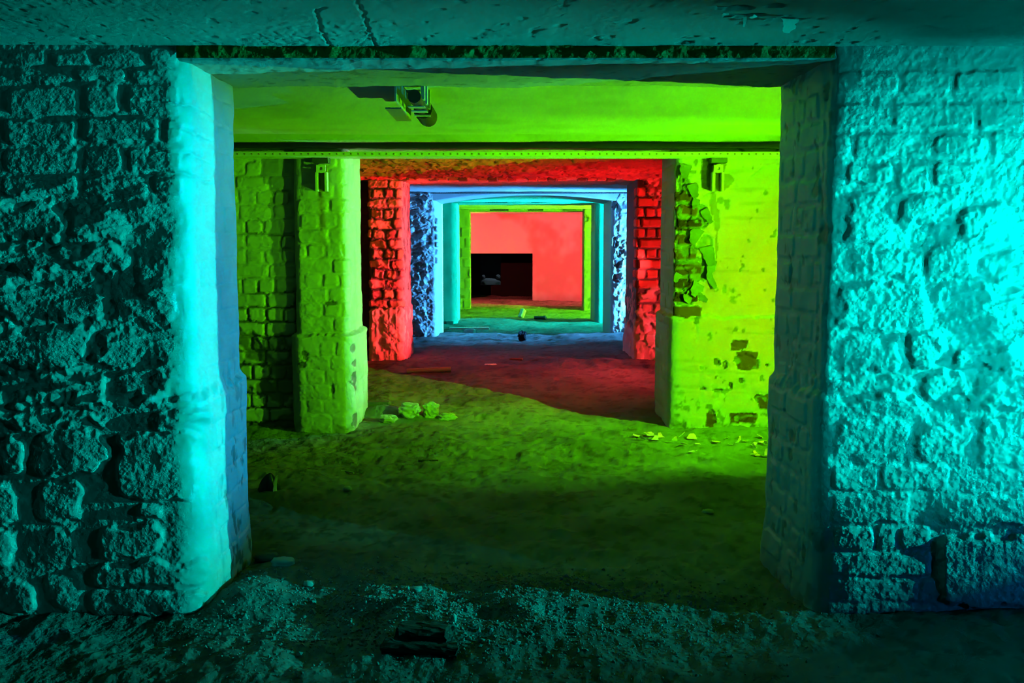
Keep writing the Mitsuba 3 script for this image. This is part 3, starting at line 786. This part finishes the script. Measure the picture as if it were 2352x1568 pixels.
lt3 = thing('lintel', 'crumbling red lintel of the third opening with a row of brick ends below', 'lintel')
xs = np.linspace(-2.3, 2.3, 380)
v, f = slab_mesh(-2.3, 2.3, Y3 - .01, Y3 + .93, 1.958, 201, 300, 24, .012)
v[:, 2] += .006 * f2(v[:, 0] * 25, v[:, 1] * 12, 2, 203)
obj('soffit', (v, f), 'brick', lt3, smooth=True, color=np.tile([.45, .22, .18], (len(v), 1)))
for k in range(24):
    x = -1.14 + k * .1
    if x < 1.28 and k % 5 != 2:
        obj('brick', box(x, x + .088, Y3 - .022 + rng.uniform(-.01, .012), Y3 + .1, 1.946 + rng.uniform(-.006, .004), 1.978, .006), 'rust' if k % 3 == 0 else 'brick_end', lt3)
scene['mat_brick_end'] = plain((.4, .14, .1), .8, .3)

# ------------------------------------------------------------------ fourth bay: blue, rough stone
p4 = thing('pier', 'blue lit rough stone pier left of the fourth opening with a white corner post', 'pier')
G = Face([(-XO, Y4, 0), (-2.4, Y4, 0), (-1.0, Y4, .06), (-1.0, Y4 + 1.15, .03), (-XO, Y4 + 1.15, 0)], [.5, .008, .02, .5], 0, 2.02, .008)
S, Z = G.S, G.Z
SG = lambda x: x + XO
s_c = G.x_at(-1.0, Y4 + .05)
fr = sst(s_c + .0, s_c - .1, S)
G.rubble(SG(-1.7), SG(-1.09), .02, 1.9, .14, .3, .14, .34, .02, edge=.03, r=.05, warp=.02)
G.h += fr * (.03 * ridge(S * 5 + Z * 3, Z * 7 - S * 3, 4, 211) + .012 * f2(S * 14, Z * 14, 3, 212) + .012 * ridge(S * 17 + Z * 9, Z * 21 - S * 6, 3, 215)) + (1 - fr) * .004 * f2(S * 14, Z * 14, 3, 213)
for k in range(6):
    a, zt = on_wall(999, 500 + 18 * k, Y4); b, zb2 = on_wall(1016, 514 + 18 * k, Y4)
    G.piece(SG(a), s_c + .03, zb2, zt, .03, edge=.012, r=.02, warp=.008)
G.col *= (1 - .7 * sst(.4, .9, f2(S * 7, Z * 6, 3, 214)) * fr)[..., None]
G.emit(p4, 'paint')
obj('corner_post', box(-1.02, -.985, Y4 + 1.1, Y4 + 1.17, 0, 1.95, .003), 'white_steel', p4)
p4r = thing('pier', 'blue white peeling stone pier right of the fourth opening', 'pier')
Hf = Face([(XO, Y4 + 1.15, 0), (1.30, Y4 + 1.15, .03), (1.30, Y4, .06), (2.2, Y4, 0), (XO, Y4, 0)], [.5, .02, .008, .5], 0, 2.02, .008)
S, Z = Hf.S, Hf.Z
s_c = Hf.x_at(1.30, Y4)
fr = sst(s_c + .0, s_c + .08, S)
Hf.rubble(s_c + .08, s_c + .55, .02, 1.9, .16, .34, .16, .34, .012, edge=.03, r=.05, warp=.02)
Hf.h += fr * (.014 * ridge(S * 5 - Z * 3, Z * 7 + S * 3, 4, 221) + .012 * f2(S * 16, Z * 16, 3, 222))
for px, py, rx, ry in ((1421, 602, .05, .08), (1413, 640, .05, .05), (1425, 575, .04, .05), (1410, 470, .05, .06), (1412, 560, .04, .09)):
    x, z = on_wall(px, py, Y4)
    Hf.wear(Hf.blob(Hf.s[-1] - (XO - x), z, rx, ry, px % 9, .9), MORTAR, .02)
Hf.emit(p4r, 'paint')


def arch_lintel(x0, x1, y0, y1, zc, zs, a0, a1):
    """lintel whose underside is a shallow arch from a0 to a1: zc at its middle, zs where it springs"""
    xs = np.linspace(x0, x1, 120)
    u = np.clip((xs - (a0 + a1) / 2) / ((a1 - a0) / 2), -1, 1)
    zz = zc - (zc - zs) * np.abs(u) ** 2
    t = np.full_like(xs, CEIL + .015)
    rings = [np.stack([xs, np.full_like(xs, y), z], -1) for y, z in ((y0, t), (y0, zz + .01), (y0 + .01, zz), (y1 - .01, zz), (y1, zz + .01), (y1, t))]
    v = np.stack(rings, 1).reshape(-1, 3)
    m = len(rings)
    i = np.arange(len(v)).reshape(-1, m)
    q = np.stack([i[:-1, :-1], i[1:, :-1], i[1:, 1:], i[:-1, 1:]], -1).reshape(-1, 4)[:, ::-1]
    return v, q[:, ::-1]


lt4 = thing('lintel', 'shallow arched white lintel of the blue fourth opening', 'lintel')
v, q = arch_lintel(-2.4, 2.4, Y4 - .01, Y4 + 1.15, 1.968, 1.875, -1.0, 1.3)
obj('soffit', (v, q), 'plaster', lt4, smooth=False, color=np.tile(WHITE, (len(v), 1)))
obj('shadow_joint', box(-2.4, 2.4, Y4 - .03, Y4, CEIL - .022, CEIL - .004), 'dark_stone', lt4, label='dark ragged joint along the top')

# ------------------------------------------------------------------ fifth bay (teal), sixth bay (lime)
for nm, x_in, y, th, sgn, lab, mat_c in (('pier', -.893, Y5, .9, -1, 'smooth teal pier left of the fifth opening, rounded bright edge', .7), ('pier', 1.35, Y5, .9, 1, 'smooth bright teal pier right of the fifth opening', .75),
                                         ('pier', -.822, Y6, .55, -1, 'lime block pier left of the sixth opening', .7), ('pier', 1.405, Y6, .55, 1, 'narrow lime pier right of the sixth opening', .75)):
    key = thing(nm, lab, 'pier')
    rr = .1 if y == Y5 else .02
    path = [(sgn * XO, y, 0), (sgn * 2.6, y, 0), (x_in, y, rr), (x_in, y + th, .03), (sgn * XO, y + th, 0)]
    st = [.5, .02, .02, .5]
    if sgn > 0:
        path, st = path[::-1], st[::-1]
    K = Face(path, st, 0, 2.03, .02)
    K.h += .004 * f2(K.S * 3, K.Z * 3, 3, 231)
    if y == Y6:
        s_c = K.x_at(x_in, y)
        K.courses(*(sorted((s_c - sgn * .02, s_c + sgn * .5))), .05, 1.95, c=.2, length=.4, joint=.02, amp=.012, warp=.006, edge=.016, kind='block')
        K.wear(sst(.25, .8, f2(K.S * 9, K.Z * 9, 3, 232)) * sst(1.2, .1, K.Z), WHITE * .3)
    K.col *= (mat_c + .3 * .5 * f2(K.S * 5, K.Z * 1.3, 3, 233))[..., None]
    K.emit(key, 'plaster')
lt5 = thing('lintel', 'teal lintel of the fifth opening with thin dark slots', 'lintel')
v, f = slab_mesh(-2.5, 2.5, Y5, Y5 + .9, 1.968, 241, 60, 8)
obj('soffit', (v, f), 'plaster', lt5, smooth=True, color=np.tile(WHITE * .8, (len(v), 1)))
for px0, px1 in ((1115, 1165), (1220, 1270)):
    a, b = on_wall(px0, 468, Y5)[0], on_wall(px1, 468, Y5)[0]
    obj('slot', box(a, b, Y5 - .006, Y5 + .06, 1.972, 1.984), 'black', lt5)
lt6 = thing('lintel', 'lime lintel of the sixth opening with three dark sockets', 'lintel')
v, f = slab_mesh(-2.6, 2.6, Y6, Y6 + .55, 1.945, 251, 60, 8)
obj('soffit', (v, f), 'plaster', lt6, smooth=True, color=np.tile(WHITE * .75, (len(v), 1)))
for px0, px1 in ((1126, 1168), (1213, 1248), (1293, 1336)):
    a, b = on_wall(px0, 480, Y6)[0], on_wall(px1, 480, Y6)[0]
    obj('socket', box(a, b, Y6 - .012, Y6 + .08, 1.949, 1.994), 'black', lt6)
cb = [on_wall(px, py, Y6 - .03) for px, py in ((1352, 476), (1344, 482), (1343, 492), (1345, 500), (1349, 494), (1353, 500), (1351, 508), (1344, 510), (1341, 530))]
obj('cable', merge(*[tube([a[0], Y6 - .03, a[1]], [b[0], Y6 - .03, b[1]], .012, 8) for a, b in zip(cb[:-1], cb[1:])]), 'rust', label='loose dark cable on the narrow lime pier at far right', category='cable')

# ------------------------------------------------------------------ seventh: red end wall with a dark opening
we = thing('wall_back', 'smooth plastered end wall lit salmon red with a dark opening at lower left', None, kind='structure')
xo = on_wall(1223, 640, Y7)[0]; zo = on_wall(1176, 582, Y7)[1]
xs = np.linspace(-3.0, 3.2, 300); zs = np.linspace(0, 2.05, 100)
parts = []
for xa, xb, z0, z1 in ((-XO, xo, zo, 2.05), (xo, XO, 0, 2.05), (-XO, -1.35, 0, zo)):
    nx, nz = max(2, int((xb - xa) / .03)), max(2, int((z1 - z0) / .03))
    X, Zw = np.meshgrid(np.linspace(xa, xb, nx), np.linspace(z0, z1, nz), indexing='ij')
    i = np.arange(X.size).reshape(X.shape)
    q = np.stack([i[:-1, :-1], i[1:, :-1], i[1:, 1:], i[:-1, 1:]], -1).reshape(-1, 4)
    parts.append((np.stack([X, np.full_like(X, Y7) + .003 * f2(X * 4, Zw * 4, 3, 261), Zw], -1).reshape(-1, 3), q))
off, vv, qq = 0, [], []
for v, q in parts:
    vv.append(v); qq.append(q + off); off += len(v)
v = np.vstack(vv)
stain = sst(.0, .9, f2(v[:, 0] * 1.6, v[:, 2] * 1.2, 4, 262) + .5 * sst(-.1, 1.2, v[:, 0]) - .15)
wc = np.array([.36, .36, .36]) * (1 - stain[:, None] * np.array([.1, .5, .5]))
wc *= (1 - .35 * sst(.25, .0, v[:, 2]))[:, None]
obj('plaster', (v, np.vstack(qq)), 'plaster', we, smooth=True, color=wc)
obj('reveal', merge(box(xo - .0, xo + .3, Y7 + .012, Y7 + .4, 0, 2.05), box(-1.6, xo, Y7 + .012, Y7 + .4, zo, 2.05), box(-1.65, -1.35, Y7 + .012, Y7 + .4, 0, 2.05)), 'soot', we)
wb2 = thing('wall_far', 'dark inner wall with a small opening beyond the red end wall', None, kind='structure')
yb = 25.2
xa, xb = on_wall(1103, 640, yb)[0], on_wall(1150, 640, yb)[0]
za2, zb3 = on_wall(1103, 655, yb)[1], on_wall(1103, 586, yb)[1]
obj('masonry', merge(box(-XO, xa, yb, yb + .3, 0, 2.05), box(xb, XO, yb, yb + .3, 0, 2.05), box(xa, xb, yb, yb + .3, 0, za2), box(xa, xb, yb, yb + .3, zb3, 2.05)), 'soot', wb2)
point('lamp_far', ((xa + xb) / 2 + .3, 25.6, 1.7), (.4, .62, .9), 2.0)
obj('wall_end', box(-XO, XO, 28, 28.2, 0, 2.05), 'soot', kind='structure', label='unlit wall at the very end of the building')
wid = xb - xa
for nm, cx, sx, sy, sz, cz, lab in (('rubble_block', .5, .5, .12, .22, .2, 'long pale rubble block across the small far opening'), ('rubble_block', .12, .09, .07, .05, .46, 'small pale lump at the left end of the far rubble block'),
                                    ('rubble_block', .86, .11, .07, .06, .46, 'pale lump at the right end of the far rubble block')):
    m = rock(sx * wid, sy, sz, 400 + int(cx * 100), 3, .16)
    m.apply_translation((xa + wid * cx, 26.0, cz))
    obj(nm, m, 'stone', smooth=True, label=lab, category='rubble')

# side ends of the bays
for sx, nm in ((-1, 'left'), (1, 'right')):
    obj(f'wall_{nm}_end', box(min(sx * XO, sx * (XO + .2)), max(sx * XO, sx * (XO + .2)), -1, 28, -.1, 2.05), 'stone', kind='structure', label=f'plain wall closing the bays on the far {nm}, out of sight')

# ------------------------------------------------------------------ loose things
def put(name, mesh, mat, px, py, label, category, sink=.01, group=None, smooth=False):
    x, y, z = on_floor(px, py)
    m = mesh.copy()
    m.apply_translation((x, y, z - m.bounds[0][2] - sink))
    return obj(name, m, mat, label=label, category=category, group=group, smooth=smooth)




def rough_box(x0, x1, y0, y1, z0, z1, amp, seed):
    m = box(x0, x1, y0, y1, z0, z1, min(x1 - x0, y1 - y0, z1 - z0) * .2)
    m = trimesh.Trimesh(*trimesh.remesh.subdivide_to_size(m.vertices, m.faces, .016))
    m.merge_vertices()
    v = m.vertices
    n = np.stack([meshkit.fbm(v * [18, 45, 45], 3, seed + k) - .5 for k in range(3)], -1)
    m.vertices = v + 2 * amp * n
    return m


put('timber_block', merge(turned(rough_box(-.09, .085, -.04, .05, 0, .055, .012, 1), -6), turned(rough_box(-.13, .12, -.085, -.03, -.01, .022, .012, 5), -5)), 'timber', 975, 1472, 'charred dark timber block half buried in the rubble at the front', 'timber', .02)
# dark torn bag beside the left wall: a cone of folds
t = np.linspace(0, 2 * np.pi, 40, endpoint=False); zz = np.linspace(0, 1, 14)
TT, ZZ = np.meshgrid(t, zz, indexing='ij')
rad = (1 - .62 * ZZ ** 1.6) * (1 + .14 * np.sin(5 * TT + 3 * ZZ) + .06 * np.sin(11 * TT)) * np.sqrt(np.clip(1.02 - ZZ ** 6, 0, 1))
bv = np.stack([.055 * rad * np.cos(TT) + .012 * ZZ, .04 * rad * np.sin(TT), .105 * ZZ], -1)
i = np.arange(bv[..., 0].size).reshape(bv.shape[:2]); i2 = np.roll(i, -1, 0)
bq = np.stack([i[:, :-1], i2[:, :-1], i2[:, 1:], i[:, 1:]], -1).reshape(-1, 4)
bag = trimesh.Trimesh(bv.reshape(-1, 3), np.vstack([bq[:, [0, 1, 2]], bq[:, [0, 2, 3]]]), process=False)
bg = thing('torn_bag', 'dark torn bag standing on the earth floor beside the left wall', 'bag')
x, y, z = on_floor(616, 1126)
bag.apply_translation((x, y, z - .012))
obj('body', bag, 'black', bg, smooth=True)
obj('torn_edge', turned(curl(.03, .09, .7, 77, .002), 60, 80, at=(x + .045, y - .03, z)), 'pale', bg)
put('stone', rock(.022, .02, .014, 1), 'stone', 798, 1128, 'small lone stone right of the dark torn bag', 'stone', .003, smooth=True)
put('stone', rock(.045, .035, .018, 2), 'stone', 650, 1298, 'pale rounded stone at the foot of the left wall', 'stone', .004, smooth=True)
put('stone', rock(.05, .035, .02, 3), 'dark_stone', 612, 1290, 'dark stone touching the foot of the left wall', 'stone', .004, smooth=True)
put('stone', rock(.02, .018, .012, 4), 'stone', 710, 1345, 'small pale stone on the dirt beside the front rubble', 'stone', .003, smooth=True)
put('stone', rock(.02, .015, .01, 5), 'stone', 958, 1357, 'white stone on top of the front gravel mound', 'stone', .003, smooth=True)
put('stone', rock(.011, .01, .016, 6), 'stone', 1042, 1428, 'pointed pale stone right of the charred timber', 'stone', .004, smooth=True)
put('stone', rock(.03, .02, .014, 7), 'stone', 1626, 1180, 'low stone on the green floor near the right wall', 'stone', .004, smooth=True)
put('stick', merge(tube([-.09, 0, .012], [.0, -.01, .014], .006, 8), tube([0, -.01, .014], [.06, -.05, .012], .005, 8)), 'stone', 792, 1082, 'bent pale twig on the dim green floor', 'twig', .004)
put('stick', tube([-.06, 0, .01], [.06, -.01, .01], .006, 8), 'timber', 984, 1058, 'short dark stick on the green floor', 'stick', .004)
put('brick_lump', box(-.1, .1, -.05, .05, 0, .075, .012), 'dark_stone', 868, 940, 'squared dark block beside the pale pier edge, beyond the lime bay', 'block', .012)
for k, (px, py, a, b, c, lab) in enumerate(((940, 953, .08, .06, .05, 'rubble lump next to the squared dark block'), (990, 956, .06, .05, .06, 'tallest rubble lump of the heap behind the lime bay'), (1026, 962, .06, .04, .03, 'rightmost rubble lump of the heap behind the lime bay'), (892, 968, .06, .04, .03, 'small rubble lump in front of the squared dark block'))):
    put('rubble_lump', rock(a, b, c, 20 + k, 3, .3), 'stone', px, py, lab, 'rubble', .02)
pi = trimesh.creation.annulus(.018, .025, .42, sections=24)
put('pipe_length', turned(pi, 4, 0, 88), 'stone', 985, 856, 'length of pale pipe lying on the red lit floor', 'pipe', .006, smooth=35)
put('scrap', turned(box(-.06, .06, -.03, .03, 0, .012, .004), 12), 'pale', 1127, 838, 'thin pale scrap on the red lit floor', 'scrap', .002)
put('scrap', turned(box(-.09, .05, -.02, .02, 0, .02, .006), -8), 'rust', 1190, 826, 'reddish splinter on the red lit floor', 'scrap', .002)
put('debris', rock(.05, .04, .058, 31, 2, .45), 'soot', 1199, 782, 'black jagged debris on the blue lit floor', 'debris', .012)
put('plank', turned(box(-.3, .3, -.05, .05, 0, .05, .006), 6), 'plastic', 1078, 757, 'flat pale board lying in front of the teal bay', 'board', .012)
put('stone', rock(.09, .06, .045, 33), 'stone', 1080, 766, 'grey stone lying in front of the flat pale board', 'stone', .012, smooth=True)
put('brick_lump', box(-.06, .06, -.04, .04, 0, .06, .008), 'dark_stone', 1033, 744, 'dark brick at the foot of the left teal pier', 'block', .01)
put('foam_block', turned(box(-.045, .045, -.04, .04, 0, .16, .012), 50, 0, 32), 'pale', 1196, 730, 'tilted pale block standing on the far lime floor', 'block', .01)
tc = thing('flashlight', 'black flashlight lying on the far lime floor with its bright end to the right', 'flashlight')
x, y, z = on_floor(1240, 733)
obj('barrel', tube([x - .1, y, z + .03], [x + .06, y, z + .03], .03, 24), 'black', tc, smooth=40)
obj('head', turned(trimesh.creation.revolve(np.array([(0, 0), (.03, 0), (.036, .02), (.036, .045), (.033, .05)]), sections=24), -25, 0, 90, at=(x + .055, y, z + .03)), 'black', tc, smooth=40)
lens = turned(trimesh.creation.revolve(np.array([(0, .006), (.022, .004), (.03, 0), (0, -.002)]), sections=24), -35, 0, 75, at=(x + .1, y - .03, z + .032))
scene['flashlight__head__lens'] = {**mikit.ply(lens, 'mat_white_steel', False), 'emitter': {'type': 'area', 'radiance': {'type': 'rgb', 'value': [1.2, 2.4, 4]}}}

# flakes and leaves fallen at the foot of the lime pier
fl = [mikit.ply(curl(.05, .05, b, 500 + k, .002), 'mat_pale') for k, b in enumerate((.4, .9, .2, -.3))]
spots = [(1496, 1004), (1505, 1014), (1574, 1024), (1608, 1023), (1650, 1022), (1692, 1020), (1730, 1026), (1745, 1020), (1726, 1046), (1742, 1050), (1765, 1050), (1490, 1000), (1478, 1012), (1545, 1018), (1560, 1006), (1590, 1012), (1630, 1012), (1666, 1010), (1712, 1016), (1752, 1008), (1762, 1024), (1520, 1008),
         (1470, 1006), (1460, 1003), (1585, 1040), (1735, 1032), (1680, 1024), (1640, 1018)]
for k, (px, py) in enumerate(spots):
    x, y, z = on_floor(px, py)
    s = rng.uniform(.5, 1.25)
    obj('paint_chip', fl[k % 4], None, xf=T().translate([x, y, z + .012]).rotate([0, 0, 1], rng.uniform(0, 360)).rotate([1, 0, 0], rng.uniform(0, 40)).scale(s),
        label='curled flake of paint fallen at the foot of the bright lime pier', category='paint flake', group='paint flakes on the floor below the lime pier')

# grit of the front mound
r2 = np.random.default_rng(99)
peb = [trimesh.creation.icosphere(0) for _ in range(1)][0]
pv, pf, off = [], [], 0
gx, gy = r2.normal(-.15, .5, 9000), r2.normal(3.45, .22, 9000)
keep = (np.abs(gx) < 1.15) & (gy > 2.85) & (gy < 4.1)
gx, gy = gx[keep], gy[keep]
gz = floor_full(gx, gy)
for x, y, z in zip(gx, gy, gz):
    s = r2.gamma(2.0, .0010) + .0010
    v = peb.vertices * (s * r2.uniform(.6, 1.3, 3)) * (1 + .2 * r2.normal(size=(12, 1)))
    pv.append(v + [x, y, z + s * .3]); pf.append(peb.faces + off); off += 12
obj('gravel', (np.vstack(pv), np.vstack(pf)), 'grit', label='loose grit and gravel over the mound in front of the first opening', category='gravel', kind='stuff')
